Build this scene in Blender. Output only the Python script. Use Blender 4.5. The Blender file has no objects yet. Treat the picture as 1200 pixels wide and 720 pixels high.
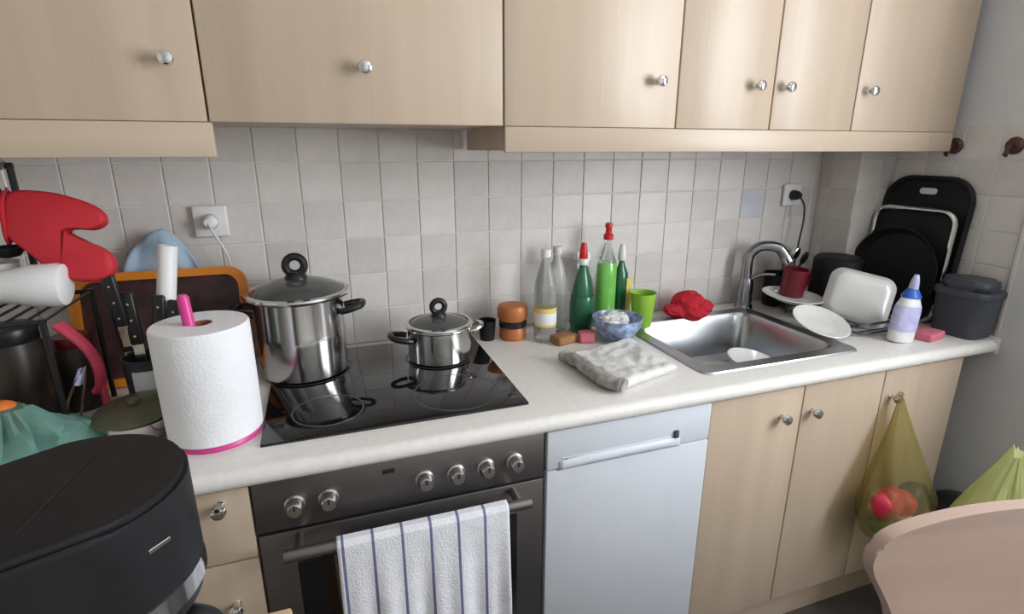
import bpy, bmesh, math, random
from mathutils import Vector, Matrix, noise
random.seed(7)
S = bpy.context.scene
C = bpy.context.collection
PI = math.pi

# ------------------------------------------------------------------ camera
CAM = Vector((0.1727, -1.5905, 1.4611)); YAW, PITCH, ROLL, FPX = 0.3383, 0.2843, 0.0006, 634.99
_f = Vector((math.sin(YAW)*math.cos(PITCH), math.cos(YAW)*math.cos(PITCH), -math.sin(PITCH)))
_r = Vector((math.cos(YAW), -math.sin(YAW), 0)); _u = _r.cross(_f)
cam = bpy.data.cameras.new('camera'); camo = bpy.data.objects.new('camera', cam); C.objects.link(camo)
cam.sensor_width = 36.0; cam.sensor_fit = 'HORIZONTAL'; cam.lens = FPX/1200*36.0; cam.clip_start = 0.02
m = Matrix((_r, _u, -_f)).transposed().to_4x4(); m.translation = CAM; camo.matrix_world = m
S.camera = camo

# ------------------------------------------------------------------ world, daylight, exposure
W = bpy.data.worlds.new('daylight'); S.world = W; W.use_nodes = True
W.node_tree.nodes['Background'].inputs[0].default_value = (0.80, 0.88, 1.0, 1)
W.node_tree.nodes['Background'].inputs[1].default_value = 1.0
def area(name, loc, rot, sx, sy, power, col):
    l = bpy.data.lights.new(name, 'AREA'); l.shape = 'RECTANGLE'; l.size = sx; l.size_y = sy; l.energy = power; l.color = col
    o = bpy.data.objects.new(name, l); C.objects.link(o); o.location = loc; o.rotation_euler = rot
    return o
# daylight entering the window of the right wall, beyond the edge of the picture: the only light
area('window_right_offscreen', (2.22, -1.76, 1.65), (0, PI/2, 0), 1.20, 1.16, 41, (0.91, 0.955, 1.0))
S.view_settings.view_transform = 'Standard'; S.view_settings.look = 'None'; S.view_settings.gamma = 1.0
S.view_settings.use_curve_mapping = False
S.view_settings.exposure = 0.75

# ------------------------------------------------------------------ materials
def _n(nt, t, **kw):
    n = nt.nodes.new(t)
    for k, v in kw.items(): setattr(n, k, v)
    return n
def mat(name, col, rough=0.5, metal=0.0, spec=0.5, var=0.08, scale=20.0, stretch=(1,1,1), bump=0.0, bscale=60.0, rnd=0.0, coat=0.0,
        trans=0.0, ior=1.45, sheen=0.0, alpha=1.0, sub=0.0):
    M = bpy.data.materials.new(name); M.use_nodes = True; nt = M.node_tree; b = nt.nodes['Principled BSDF']; L = nt.links
    tc = _n(nt, 'ShaderNodeTexCoord'); mp = _n(nt, 'ShaderNodeMapping'); mp.inputs['Scale'].default_value = stretch
    L.new(tc.outputs['Object'], mp.inputs['Vector'])
    nz = _n(nt, 'ShaderNodeTexNoise'); nz.inputs['Scale'].default_value = scale; nz.inputs['Detail'].default_value = 4
    L.new(mp.outputs['Vector'], nz.inputs['Vector'])
    mr = _n(nt, 'ShaderNodeMapRange'); mr.inputs['From Min'].default_value = .25; mr.inputs['From Max'].default_value = .75
    mr.inputs['To Min'].default_value = 1-var; mr.inputs['To Max'].default_value = 1+var
    L.new(nz.outputs['Fac'], mr.inputs['Value'])
    fac = mr.outputs['Result']
    if rnd:
        oi = _n(nt, 'ShaderNodeObjectInfo'); m2 = _n(nt, 'ShaderNodeMapRange')
        m2.inputs['To Min'].default_value = 1-rnd; m2.inputs['To Max'].default_value = 1+rnd
        L.new(oi.outputs['Random'], m2.inputs['Value'])
        mu = _n(nt, 'ShaderNodeMath', operation='MULTIPLY'); L.new(fac, mu.inputs[0]); L.new(m2.outputs['Result'], mu.inputs[1]); fac = mu.outputs[0]
    vm = _n(nt, 'ShaderNodeVectorMath', operation='SCALE'); vm.inputs[0].default_value = col; L.new(fac, vm.inputs['Scale'])
    L.new(vm.outputs[0], b.inputs['Base Color'])
    b.inputs['Roughness'].default_value = rough; b.inputs['Metallic'].default_value = metal
    b.inputs['Specular IOR Level'].default_value = spec; b.inputs['Coat Weight'].default_value = coat
    b.inputs['Transmission Weight'].default_value = trans; b.inputs['IOR'].default_value = ior
    b.inputs['Sheen Weight'].default_value = sheen; b.inputs['Alpha'].default_value = alpha
    if sub: b.inputs['Subsurface Weight'].default_value = sub; b.inputs['Subsurface Scale'].default_value = 0.01
    if bump:
        n2 = _n(nt, 'ShaderNodeTexNoise'); n2.inputs['Scale'].default_value = bscale; n2.inputs['Detail'].default_value = 3
        L.new(mp.outputs['Vector'], n2.inputs['Vector'])
        bp = _n(nt, 'ShaderNodeBump'); bp.inputs['Strength'].default_value = bump; bp.inputs['Distance'].default_value = .004
        L.new(n2.outputs['Fac'], bp.inputs['Height']); L.new(bp.outputs['Normal'], b.inputs['Normal'])
    return M
def striped(name, base, line, axis, period, width, offset=0.0, rough=0.9):
    """fabric with printed stripes along one object axis"""
    M = mat(name, base, rough, var=.06, scale=30, bump=.5, bscale=220); nt = M.node_tree; L = nt.links; b = nt.nodes['Principled BSDF']
    src = b.inputs['Base Color'].links[0].from_socket
    tc = nt.nodes['Texture Coordinate']; sx = _n(nt, 'ShaderNodeSeparateXYZ'); L.new(tc.outputs['Object'], sx.inputs[0])
    a = _n(nt, 'ShaderNodeMath', operation='ADD'); a.inputs[1].default_value = offset + 100*period; L.new(sx.outputs[axis], a.inputs[0])
    d = _n(nt, 'ShaderNodeMath', operation='MODULO'); d.inputs[1].default_value = period; L.new(a.outputs[0], d.inputs[0])
    c = _n(nt, 'ShaderNodeMath', operation='LESS_THAN'); c.inputs[1].default_value = width; L.new(d.outputs[0], c.inputs[0])
    mx = _n(nt, 'ShaderNodeMix', data_type='RGBA'); L.new(c.outputs[0], mx.inputs[0]); L.new(src, mx.inputs[6]); mx.inputs[7].default_value = (*line, 1)
    L.new(mx.outputs[2], b.inputs['Base Color'])
    return M
def bagmat(name, col, thru=.35, rough=.35, var=.15):
    """thin plastic film: diffuse + translucent + a share of clear see-through"""
    M = mat(name, col, rough, var=var, scale=14, bump=.3, bscale=30); nt = M.node_tree; L = nt.links; b = nt.nodes['Principled BSDF']
    src = b.inputs['Base Color'].links[0].from_socket
    tr = _n(nt, 'ShaderNodeBsdfTranslucent'); L.new(src, tr.inputs['Color'])
    tp = _n(nt, 'ShaderNodeBsdfTransparent'); tp.inputs['Color'].default_value = (*[min(1, .35+.65*c) for c in col], 1)
    m1 = _n(nt, 'ShaderNodeMixShader'); m1.inputs[0].default_value = .35; L.new(b.outputs[0], m1.inputs[1]); L.new(tr.outputs[0], m1.inputs[2])
    m2 = _n(nt, 'ShaderNodeMixShader'); m2.inputs[0].default_value = thru; L.new(m1.outputs[0], m2.inputs[1]); L.new(tp.outputs[0], m2.inputs[2])
    L.new(m2.outputs[0], nt.nodes['Material Output'].inputs['Surface'])
    return M
wood = mat('maple_laminate', (.53, .415, .31), .33, spec=.42, var=.10, scale=9, stretch=(1.6, 1.6, .12), bump=.06, bscale=80, rnd=.02)
woodh = mat('maple_laminate_edge', (.54, .425, .32), .36, var=.06, scale=9, stretch=(.12, 1.6, 1.6), bump=.05)
tilem = mat('beige_stone_tile', (.67, .63, .595), .38, var=.07, scale=16, bump=.25, bscale=45, rnd=.09)
tiledecor = mat('blue_grey_tile', (.56, .57, .62), .4, var=.12, scale=16, bump=.2, bscale=45)
grout = mat('pale_grout', (.74, .71, .67), .9, var=.05)
paint = mat('grey_wall_paint', (.66, .66, .67), .85, var=.03, scale=8, bump=.08, bscale=150)
paintw = mat('white_wall_paint', (.70, .665, .61), .85, var=.03, scale=8, bump=.08, bscale=150)
ceilm = mat('ceiling_paint', (.8, .8, .78), .9, var=.02)
floorm = mat('dark_floor', (.10, .095, .09), .45, var=.15, scale=10)
counterm = mat('offwhite_laminate', (.78, .75, .71), .32, var=.05, scale=60, bump=.03, bscale=150)
steel = mat('polished_steel', (.62, .61, .60), .16, metal=1, var=.05, scale=4, stretch=(1, 1, 25))
brushed = mat('brushed_steel', (.22, .205, .20), .42, metal=1, var=.08, scale=7, stretch=(.3, 1, 40))
sinksteel = mat('sink_steel', (.46, .47, .49), .32, metal=1, var=.08, scale=30)
satin = mat('satin_steel', (.50, .49, .48), .30, metal=1, var=.05)
chrome = mat('chrome', (.72, .72, .73), .10, metal=1, var=.03)
darkchrome = mat('worn_tap_chrome', (.34, .35, .37), .25, metal=1, var=.06)
black = mat('black_plastic', (.012, .012, .013), .35, var=.2)
blacksoft = mat('black_matt_plastic', (.011, .011, .0125), .5, spec=.3, var=.2, bump=.05, bscale=300)
blackgloss = mat('black_glass', (.006, .006, .007), .06, var=.1, coat=.5)
glassy = mat('smoked_lid_glass', (.30, .32, .31), .05, var=.02, trans=.75, spec=.6)
clear = mat('clear_plastic', (.90, .92, .92), .10, var=.02, trans=.9, ior=1.3)
white = mat('white_enamel', (.62, .645, .695), .3, var=.02)
whitep = mat('white_plastic', (.78, .78, .78), .4, var=.03)
ceramic = mat('white_ceramic', (.74, .74, .70), .2, var=.03, coat=.3)
paper = mat('white_kitchen_paper', (.84, .84, .86), .95, var=.03, bump=.35, bscale=160)
pink = mat('magenta_plastic', (.66, .05, .27), .35, var=.05)
redsil = mat('red_silicone', (.55, .022, .035), .62, var=.10, scale=12, bump=.12, bscale=120)
redcloth = mat('red_cloth', (.50, .015, .03), .9, var=.2, bump=.5, bscale=90)
pinkred = mat('coral_silicone', (.62, .06, .12), .4, var=.12)
orangep = mat('orange_plastic', (.68, .22, .02), .35, var=.08)
terracotta = mat('orange_brown_plastic', (.46, .15, .045), .4, var=.12)
maroon = mat('dark_maroon_print', (.050, .022, .022), .35, var=.7, scale=25)
bluecloth = mat('pale_blue_cloth', (.36, .47, .58), .85, var=.12, scale=9, bump=.3, bscale=120)
olive = mat('olive_glaze', (.10, .105, .06), .3, var=.12)
tealbag = bagmat('teal_plastic_film', (.25, .48, .41), .18)
yelbag = bagmat('yellow_net_film', (.60, .54, .26), .78)
limebag = bagmat('lime_plastic_film', (.70, .74, .34), .12)
greenliq = mat('light_green_detergent', (.17, .50, .09), .18, var=.06, coat=.4)
dgreen = mat('dark_green_plastic', (.014, .115, .052), .25, var=.1, coat=.3)
redcap = mat('red_cap_plastic', (.60, .02, .025), .35, var=.05)
limecup = mat('lime_plastic', (.30, .55, .06), .4, var=.08)
yellow = mat('yellow_label', (.75, .58, .16), .5, var=.08)
bluep = mat('blue_plastic', (.03, .12, .50), .35, var=.06)
lav = mat('lavender_label', (.52, .52, .78), .45, var=.25, scale=40)
bowlm = mat('blue_white_glaze', (.30, .38, .55), .25, var=.75, scale=55)
greyplastic = mat('slate_grey_plastic', (.060, .066, .082), .45, var=.1)
darkred = mat('dark_red_glaze', (.14, .008, .018), .3, var=.1)
brownglass = mat('brown_jar_glass', (.040, .030, .022), .35, var=.5, scale=14)
browns = mat('brown_sponge', (.34, .17, .07), .9, var=.2, bump=.5, bscale=150)
pinksp = mat('pink_sponge', (.66, .18, .24), .9, var=.15, bump=.5, bscale=150)
orangef = mat('orange_peel', (.85, .22, .05), .45, var=.06, bump=.3, bscale=180)
chairm = mat('beech_chair_wood', (.42, .30, .245), .5, var=.06, scale=8, stretch=(.3, 1, 2))
tablew = mat('pine_table_wood', (.60, .44, .27), .45, var=.1, scale=9, stretch=(.2, 2, 2))
brownhook = mat('dark_brown_hook', (.075, .032, .025), .4, var=.1)
cream = mat('cream_cable', (.68, .66, .60), .5, var=.02)
clothw = mat('white_folded_cloth', (.70, .685, .66), .9, var=.08, scale=10, bump=.5, bscale=120)
clothg = mat('grey_patterned_cloth', (.33, .30, .28), .9, var=.55, scale=38, bump=.5, bscale=120)
towelm = striped('white_towel_navy_stripes', (.74, .74, .78), (.16, .16, .30), 0, .0565, .0055, offset=-.004)
bagred = mat('red_packet', (.60, .03, .07), .4, var=.15)
bagnavy = mat('navy_packet', (.012, .016, .035), .4, var=.2)
baggreen = mat('green_packet', (.05, .16, .06), .45, var=.2)
bagcream = mat('cream_packet', (.6, .55, .42), .5, var=.15)

# ------------------------------------------------------------------ mesh helpers
def new(): return bmesh.new()
def box(bm, x0, x1, y0, y1, z0, z1, bev=0.0, seg=2, M=None):
    g = bmesh.ops.create_cube(bm, size=1.0); vs = g['verts']
    for v in vs: v.co = Vector(((x0+x1)/2+v.co.x*(x1-x0), (y0+y1)/2+v.co.y*(y1-y0), (z0+z1)/2+v.co.z*(z1-z0)))
    if bev:
        es = list({e for v in vs for e in v.link_edges})
        r = bmesh.ops.bevel(bm, geom=vs+es, offset=bev, segments=seg, affect='EDGES', profile=.5)
        vs = list({v for f in r['faces'] for v in f.verts} | {v for v in vs if v.is_valid})
    if M is not None: bmesh.ops.transform(bm, matrix=M, verts=[v for v in vs if v.is_valid])
    return bm
def lathe(bm, prof, seg=40, c=(0, 0, 0), sx=1.0, sy=1.0, M=None, fn=None):
    rings = []; allv = []
    for r, z in prof:
        if r < 1e-6: ring = [bm.verts.new((c[0], c[1], c[2]+z))]
        else: ring = [bm.verts.new((c[0]+r*sx*math.cos(2*PI*i/seg), c[1]+r*sy*math.sin(2*PI*i/seg), c[2]+z)) for i in range(seg)]
        rings.append(ring); allv += ring
    for a, b in zip(rings, rings[1:]):
        for i in range(seg):
            j = (i+1) % seg
            if len(a) == 1 and len(b) == 1: continue
            if len(a) == 1: bm.faces.new((a[0], b[j], b[i]))
            elif len(b) == 1: bm.faces.new((a[i], a[j], b[0]))
            else: bm.faces.new((a[i], a[j], b[j], b[i]))
    if fn:
        for v in allv: v.co = fn(v.co.copy())
    if M is not None: bmesh.ops.transform(bm, matrix=M, verts=allv)
    return bm
def tube(bm, pts, r, seg=10, closed=False, caps=True, flat=1.0):
    pts = [Vector(p) for p in pts]; n = len(pts); rings = []
    prev = None
    for i, p in enumerate(pts):
        if closed: t = (pts[(i+1) % n]-pts[i-1]).normalized()
        else: t = (pts[min(i+1, n-1)]-pts[max(i-1, 0)]).normalized()
        if prev is None:
            a = Vector((0, 0, 1)) if abs(t.z) < .9 else Vector((1, 0, 0)); nx = t.cross(a).normalized()
        else: nx = (prev-t*prev.dot(t)).normalized()
        prev = nx; ny = t.cross(nx); rr = r[i] if isinstance(r, (list, tuple)) else r
        rings.append([bm.verts.new(p+nx*rr*math.cos(2*PI*k/seg)+ny*rr*flat*math.sin(2*PI*k/seg)) for k in range(seg)])
    for i in range(n if closed else n-1):
        a, b = rings[i], rings[(i+1) % n]
        for k in range(seg): bm.faces.new((a[k], a[(k+1) % seg], b[(k+1) % seg], b[k]))
    if caps and not closed:
        bm.faces.new(list(reversed(rings[0]))); bm.faces.new(rings[-1])
    return bm
def spline(ctrl, n=24, closed=False):
    P = [Vector(p) for p in ctrl]; out = []; k = len(P); segs = k if closed else k-1
    for s in range(segs):
        p0, p1, p2, p3 = (P[(s-1) % k], P[s], P[(s+1) % k], P[(s+2) % k]) if closed else (P[max(s-1, 0)], P[s], P[s+1], P[min(s+2, k-1)])
        m_ = max(2, n//segs)
        for i in range(m_):
            t = i/m_
            out.append(.5*((2*p1)+(-p0+p2)*t+(2*p0-5*p1+4*p2-p3)*t*t+(-p0+3*p1-3*p2+p3)*t**3))
    if not closed: out.append(P[-1])
    return out
def prism(bm, poly, h0, h1, axis='z', bev=0.0, seg=2, M=None):
    """poly: 2-D outline; extruded h0..h1 along axis ('z': xy outline, 'y': xz outline, 'x': yz outline)"""
    mp = {'z': lambda a, b, h: (a, b, h), 'y': lambda a, b, h: (a, h, b), 'x': lambda a, b, h: (h, a, b)}[axis]
    A = [bm.verts.new(mp(a, b, h0)) for a, b in poly]; B = [bm.verts.new(mp(a, b, h1)) for a, b in poly]; n = len(poly)
    f1 = bm.faces.new(list(reversed(A))); f2 = bm.faces.new(B)
    for i in range(n): bm.faces.new((A[i], A[(i+1) % n], B[(i+1) % n], B[i]))
    vs = A+B
    if bev:
        es = list({e for f in (f1, f2) for e in f.edges})
        r = bmesh.ops.bevel(bm, geom=es, offset=bev, segments=seg, affect='EDGES', profile=.5)
        vs = list({v for f in r['faces'] for v in f.verts} | {v for v in vs if v.is_valid})
    if M is not None: bmesh.ops.transform(bm, matrix=M, verts=[v for v in vs if v.is_valid])
    return bm
def rrect(w, h, r, n=6, cx=0, cy=0):
    out = []
    for (sx, sy, a0) in ((1, 1, 0), (-1, 1, 90), (-1, -1, 180), (1, -1, 270)):
        for i in range(n+1):
            a = math.radians(a0+90*i/n); out.append((cx+sx*(w/2-r)+r*math.cos(a), cy+sy*(h/2-r)+r*math.sin(a)))
    return out
def grid(bm, f, nu, nv):
    V = [[bm.verts.new(f(i/nu, j/nv)) for j in range(nv+1)] for i in range(nu+1)]
    for i in range(nu):
        for j in range(nv): bm.faces.new((V[i][j], V[i+1][j], V[i+1][j+1], V[i][j+1]))
    return bm
def nz(p, s=1.0, off=0.0): return noise.noise(Vector(p)*s+Vector((off, off*1.7, off*.3)))
def blob(bm, rx, ry, rz, amp=.2, freq=8.0, off=0.0, sub=4, flat=None, c=(0, 0, 0)):
    """crumpled / lumpy closed body; flat cuts its underside level"""
    g = bmesh.ops.create_icosphere(bm, subdivisions=sub, radius=1.0)
    for v in g['verts']:
        d = v.co.normalized(); k = 1+amp*nz(d*freq*.25, 1, off)+amp*.6*abs(nz(d*freq*.6, 1, off+5))
        v.co = Vector((d.x*rx*k, d.y*ry*k, d.z*rz*k))
        if flat is not None: v.co.z = max(v.co.z, flat)
        v.co += Vector(c)
    return bm
def obj(name, bm, mt, parent=None, loc=None, rot=None, angle=35, smooth=True, solid=0.0):
    bmesh.ops.recalc_face_normals(bm, faces=bm.faces[:])
    me = bpy.data.meshes.new(name); bm.to_mesh(me); bm.free()
    if smooth:
        me.polygons.foreach_set('use_smooth', [True]*len(me.polygons)); me.set_sharp_from_angle(angle=math.radians(angle))
    me.materials.append(mt); o = bpy.data.objects.new(name, me); C.objects.link(o)
    if parent: o.parent = parent
    if loc: o.location = loc
    if rot: o.rotation_euler = rot
    if solid:
        md = o.modifiers.new('thickness', 'SOLIDIFY'); md.thickness = solid; md.offset = 0
    return o
def tag(o, label, cat, group=None):
    o['label'] = label; o['category'] = cat
    if group: o['group'] = group
    return o
def thing(name, label, cat, loc=(0, 0, 0), rot=(0, 0, 0), group=None):
    o = bpy.data.objects.new(name, None); C.objects.link(o); o.location = loc; o.rotation_euler = rot; o.empty_display_size = .05
    return tag(o, label, cat, group)
def struct(o): o['kind'] = 'structure'; return o
def dup(root, loc, rot=None, label=None):
    r = root.copy(); C.objects.link(r); r.location = loc
    if rot: r.rotation_euler = rot
    if label: r['label'] = label
    for ch in list(root.children):
        c = ch.copy(); C.objects.link(c); c.parent = r
        for g in ch.children:
            d = g.copy(); C.objects.link(d); d.parent = c
    return r
def RX(a): return Matrix.Rotation(a, 4, 'X')
def RY(a): return Matrix.Rotation(a, 4, 'Y')
def RZ(a): return Matrix.Rotation(a, 4, 'Z')
def T(x, y, z): return Matrix.Translation((x, y, z))

# ------------------------------------------------------------------ the room
XL, XR, YR, ZC = -1.30, 2.13, -3.0, 2.60
struct(obj('floor', box(new(), XL-.1, XR+.1, YR-.1, .12, -.10, 0), floorm))
struct(obj('ceiling', box(new(), XL-.1, XR+.1, YR-.1, .12, ZC, ZC+.1), ceilm))
wb = struct(obj('wall_back', box(new(), XL-.1, XR+.1, .006, .12, 0, ZC), grout))
struct(obj('wall_left', box(new(), XL-.1, XL, YR-.1, .006, 0, ZC), paintw))
# right wall with its window opening (y -2.36..-1.16, z 1.03..2.27)
b = new(); WY0, WY1, WZ0, WZ1 = -2.36, -1.16, 1.03, 2.27
box(b, XR, XR+.1, WY1, .006, 0, ZC); box(b, XR, XR+.1, YR-.1, WY0, 0, ZC)
box(b, XR, XR+.1, WY0, WY1, 0, WZ0); box(b, XR, XR+.1, WY0, WY1, WZ1, ZC)
wr = struct(obj('wall_right', b, paint))
b = new(); DX0, DX1, DZ = .05, 1.05, 2.15
box(b, XL-.1, DX0, YR-.1, YR, 0, ZC); box(b, DX1, XR+.1, YR-.1, YR, 0, ZC); box(b, DX0, DX1, YR-.1, YR, DZ, ZC)
struct(obj('wall_rear', b, paintw))
b = new(); fw = .05
box(b, XR+.02, XR+.07, WY0, WY1, WZ0, WZ0+fw); box(b, XR+.02, XR+.07, WY0, WY1, WZ1-fw, WZ1)
for y in (WY0, (WY0+WY1)/2-fw/2, WY1-fw): box(b, XR+.02, XR+.07, y, y+fw, WZ0, WZ1)
struct(obj('window_1', b, whitep))
b = new()
for x in (DX0, DX1-.06): box(b, x, x+.06, YR-.07, YR-.02, 0, DZ)
box(b, DX0+.06, DX1-.06, YR-.07, YR-.03, .005, DZ-.06); box(b, DX0+.06, DX1-.06, YR-.07, YR-.02, DZ-.06, DZ)
struct(obj('door_1', b, whitep))
# pipe chase in the back right corner
CHX, CHY = 1.966, -.154
ch = struct(obj('wall_corner_chase', box(new(), CHX, XR, CHY, .006, 0, ZC), grout))

# ceramic tiles, each its own piece
PT = .1055; TT = .102
def tile_mesh(w, h):
    bm = new(); box(bm, -w/2, w/2, -.0015, .003, -h/2, h/2, .0012, 1)
    me = bpy.data.meshes.new('tile'); bm.to_mesh(me); bm.free(); me.materials.append(tilem); return me
TM = {}
def tile(parent, loc, rz, w=TT, h=TT, mt=None):
    k = (round(w, 3), round(h, 3), mt.name if mt else '')
    if k not in TM:
        TM[k] = tile_mesh(w, h)
        if mt: TM[k].materials[0] = mt
    o = bpy.data.objects.new('tile', TM[k]); C.objects.link(o); o.parent = parent; o.location = loc
    o.rotation_euler = (random.uniform(-.006, .006), random.uniform(-.003, .003), rz+random.uniform(-.006, .006))
x0 = .13-8*PT
for i in range(26):
    xa = x0+i*PT; w = min(PT, CHX-xa)
    if w < .02: continue
    for j in range(6):
        z = .9+PT*(j+.5)
        tile(wb, (xa+w/2, .0045, z), 0, w-.0035, TT, tiledecor if (i == 22 and j == 3) else None)
for j in range(6):
    z = .9+PT*(j+.5)
    tile(ch, (CHX-.0005, CHY+PT/2, z), -PI/2); tile(ch, (CHX-.0005, CHY+PT+.0235, z), -PI/2, .044)
    tile(ch, (CHX+PT/2-.004, CHY-.0005, z), 0); tile(ch, (CHX+PT+.0265, CHY-.0005, z), 0, .054)
    for k in range(4): tile(wr, (XR-.0005, CHY-.004-PT*(k+.5), z), -PI/2)
o = obj('tile_edge_trim', box(new(), XR-.012, XR, CHY-.006-4*PT-.012, CHY-.006-4*PT, .88, .9+6*PT, .003, 2), cream, wr)

# ------------------------------------------------------------------ fitted units
def knob(parent, x, y, z, name='knob'):
    bm = lathe(new(), [(0, 0), (.009, 0), (.0065, .004), (.0055, .010), (.0075, .014), (.0125, .018), (.014, .023), (.012, .028), (.006, .0305), (0, .031)], 20, M=RX(PI/2))
    return obj(name, bm, chrome, parent, (x, y, z))
LF = -.60      # lower door fronts
UF = -.357     # upper door fronts
ZU, ZUT, ZV = 1.511, 2.22, 1.453
def upper(x0, x1, label, doors, group='wall cabinets'):
    t = thing('wall_cabinet', label, 'cabinet', ((x0+x1)/2, -.16, ZU), group=group); cx = (x0+x1)/2
    obj('cabinet_body', box(new(), x0-cx+.001, x1-cx-.001, UF+.020+.16, .158, .002, ZUT-ZU), wood, t, smooth=False)
    for (a, b_, kx) in doors:
        d = obj('door', box(new(), a-cx+.002, b_-cx-.002, UF+.16, UF+.019+.16, 0, ZUT-ZU, .0025, 2), wood, t)
        knob(d, kx-cx, UF+.16, 1.619-ZU)
    return t
upper(-.95, -.013, 'maple wall cabinet beside the hood cabinet, above the red mitt', [(-.95, -.484, -.93), (-.482, -.013, -.064)])
upper(-.013, .5875, 'maple wall cabinet with one wide door above the hob', [(-.013, .5875, .286)])
upper(.5875, 1.048, 'maple single-door wall cabinet above the soap bottles', [(.5875, 1.048, .985)])
upper(1.048, 1.648, 'maple double-door wall cabinet with two neighbouring knobs', [(1.048, 1.349, 1.286), (1.349, 1.648, 1.386)])
upper(1.648, 2.09, 'maple wall cabinet next to the grey side wall', [(1.648, 2.09, 1.69)])
tag(obj('cabinet_valance', box(new(), -.95, -.008, UF-.004, UF+.016, ZV-.008, ZU-.001, .003, 2), woodh), 'maple valance board under the wall cabinet above the red mitt', 'valance')
b = new(); box(b, .589, 2.083, UF-.004, UF+.016, ZV, ZU-.001, .003, 2)
t = thing('cabinet_valance', 'long maple valance board under the wall cabinets by the sink', 'valance', (1.34, UF, ZV))
b.verts.ensure_lookup_table(); bmesh.ops.translate(b, vec=(-1.34, -UF, -ZV), verts=b.verts[:])
obj('front_board', b, woodh, t); obj('side_board', box(new(), .589-1.34, .605-1.34, .016, .34, .004, ZU-ZV-.001), woodh, t, smooth=False)
obj('end_joint', box(new(), 1.985-1.34, 1.989-1.34, -.0048, 0, 0, ZU-ZV-.002), woodh, t, smooth=False)
ZT = .86
def lower(x0, x1, label, parts, cat='cabinet', name='base_cabinet'):
    cx = (x0+x1)/2; t = thing(name, label, cat, (cx, -.3, 0))
    cb = new(); xa, xb, ya = x0-cx+.001, x1-cx-.001, LF+.022+.3
    box(cb, xa, xa+.016, ya, .296, .145, ZT-.001); box(cb, xb-.016, xb, ya, .296, .145, ZT-.001)
    box(cb, xa+.016, xb-.016, ya, .296, .145, .161); box(cb, xa+.016, xb-.016, .288, .296, .161, ZT-.001)
    obj('cabinet_body', cb, wood, t, smooth=False)
    for kind, a, b_, z0, z1, kx, kz in parts:
        d = obj(kind, box(new(), a-cx+.002, b_-cx-.002, LF+.3, LF+.02+.3, z0, z1, .0025, 2), wood, t)
        knob(d, kx-cx, LF+.3, kz)
    return t
lower(1.048, 1.648, 'maple double-door base cabinet under the sink', [('door', 1.048, 1.350, .148, .855, 1.28, .777), ('door', 1.350, 1.648, .148, .855, 1.385, .777)])
KN = (1.686, LF-.022, .772)
lower(1.648, 1.975, 'maple single-door base cabinet with a yellow bag on its knob', [('door', 1.648, 1.975, .148, .855, 1.686, .772)])
lower(-.125, 0, 'narrow maple drawer unit beside the oven', [('drawer', -.125, 0, .698, .855, -.052, .826), ('drawer', -.125, 0, .50, .694, -.052, .600), ('drawer', -.125, 0, .148, .496, -.052, .45)], 'drawer unit', 'drawer_unit')
lower(-.95, -.125, 'maple base cabinet with three doors behind the side table', [('door', -.95, -.676, .148, .855, -.71, .777), ('door', -.676, -.40, .148, .855, -.44, .777), ('door', -.40, -.125, .148, .855, -.16, .777)])
tag(obj('plinth', box(new(), 1.049, 1.975, -.545, -.53, 0, .1448), woodh, smooth=False), 'maple plinth board along the floor under the sink cabinets', 'plinth')
tag(obj('plinth', box(new(), -.95, .599, -.545, -.53, 0, .1448), woodh, smooth=False), 'maple plinth board along the floor under the oven', 'plinth')

# worktop: one slab with a rolled front edge, a rounded end and the cut-out for the sink
SX0, SX1, SY0, SY1 = 1.105, 1.575, -.505, -.115
def slab_profile(y0, y1):      # yz outline, rolled front
    r = .019; pts = [(y1, .861), (y1, .90)]
    for i in range(9):
        a = PI/2+PI*i/8; pts.append((y0+r+r*math.cos(a), .8805+.0195*math.sin(a)))
    return pts
b = new()
prism(b, slab_profile(-.622, SY0), -.95, 2.075, 'x')
pts = [(2.075, SY0), (2.075, -.622)]
for i in range(7):
    a = -PI/2+PI/2*i/6; pts.append((2.075+.052*math.cos(a), -.570+.052*math.sin(a)))
pts.append((2.127, SY0)); prism(b, pts, .861, .90, 'z', .0)
box(b, -.95, SX0, SY0, 0, .861, .90); box(b, SX1, 1.963, SY0, 0, .861, .90); box(b, 1.963, 2.127, SY0, -.16, .861, .90)
box(b, SX0, SX1, SY1, 0, .861, .90)
tag(obj('worktop', b, counterm), 'long off-white laminate worktop with a rounded front edge', 'worktop')

# ------------------------------------------------------------------ oven
t = thing('built_in_oven', 'built-in stainless steel oven with six knobs and a hanging towel', 'oven', (.30, -.3, .145))
def L3(x0, x1, y0, y1, z0, z1, bev=0.0): return box(new(), x0-.30, x1-.30, y0+.3, y1+.3, z0-.145, z1-.145, bev)
obj('oven_body', L3(.004, .596, -.575, -.02, .147, .855), blacksoft, t, smooth=False)
p = obj('control_panel', L3(.003, .597, -.602, -.575, .747, .858, .003), brushed, t)
for x in (.075, .137, .327, .394, .460, .526):
    k = obj('knob', lathe(new(), [(0, 0), (.020, 0), (.020, .004), (.0165, .006), (.0150, .024), (.0125, .0275), (0, .028)], 28, M=RX(PI/2)), satin, t, (x-.30, -.302, .801-.145))
    obj('pointer', box(new(), -.0015, .0015, -.0295, -.027, .002, .013), black, k, smooth=False)
obj('display_badge', L3(.243, .268, -.6035, -.60, .829, .839, .001), black, t)
d = obj('oven_door', L3(.003, .597, -.602, -.576, .150, .742, .004), brushed, t)
obj('door_glass', L3(.066, .532, -.606, -.60, .36, .668, .002), blackgloss, d)
b = new(); tube(b, [(.050-.3, -.655+.3, .727-.145), (.545-.3, -.655+.3, .727-.145)], .0125, 16)
for x in (.075, .520): tube(b, [(x-.3, -.60+.3, .727-.145), (x-.3, -.655+.3, .727-.145)], .009, 12)
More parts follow.
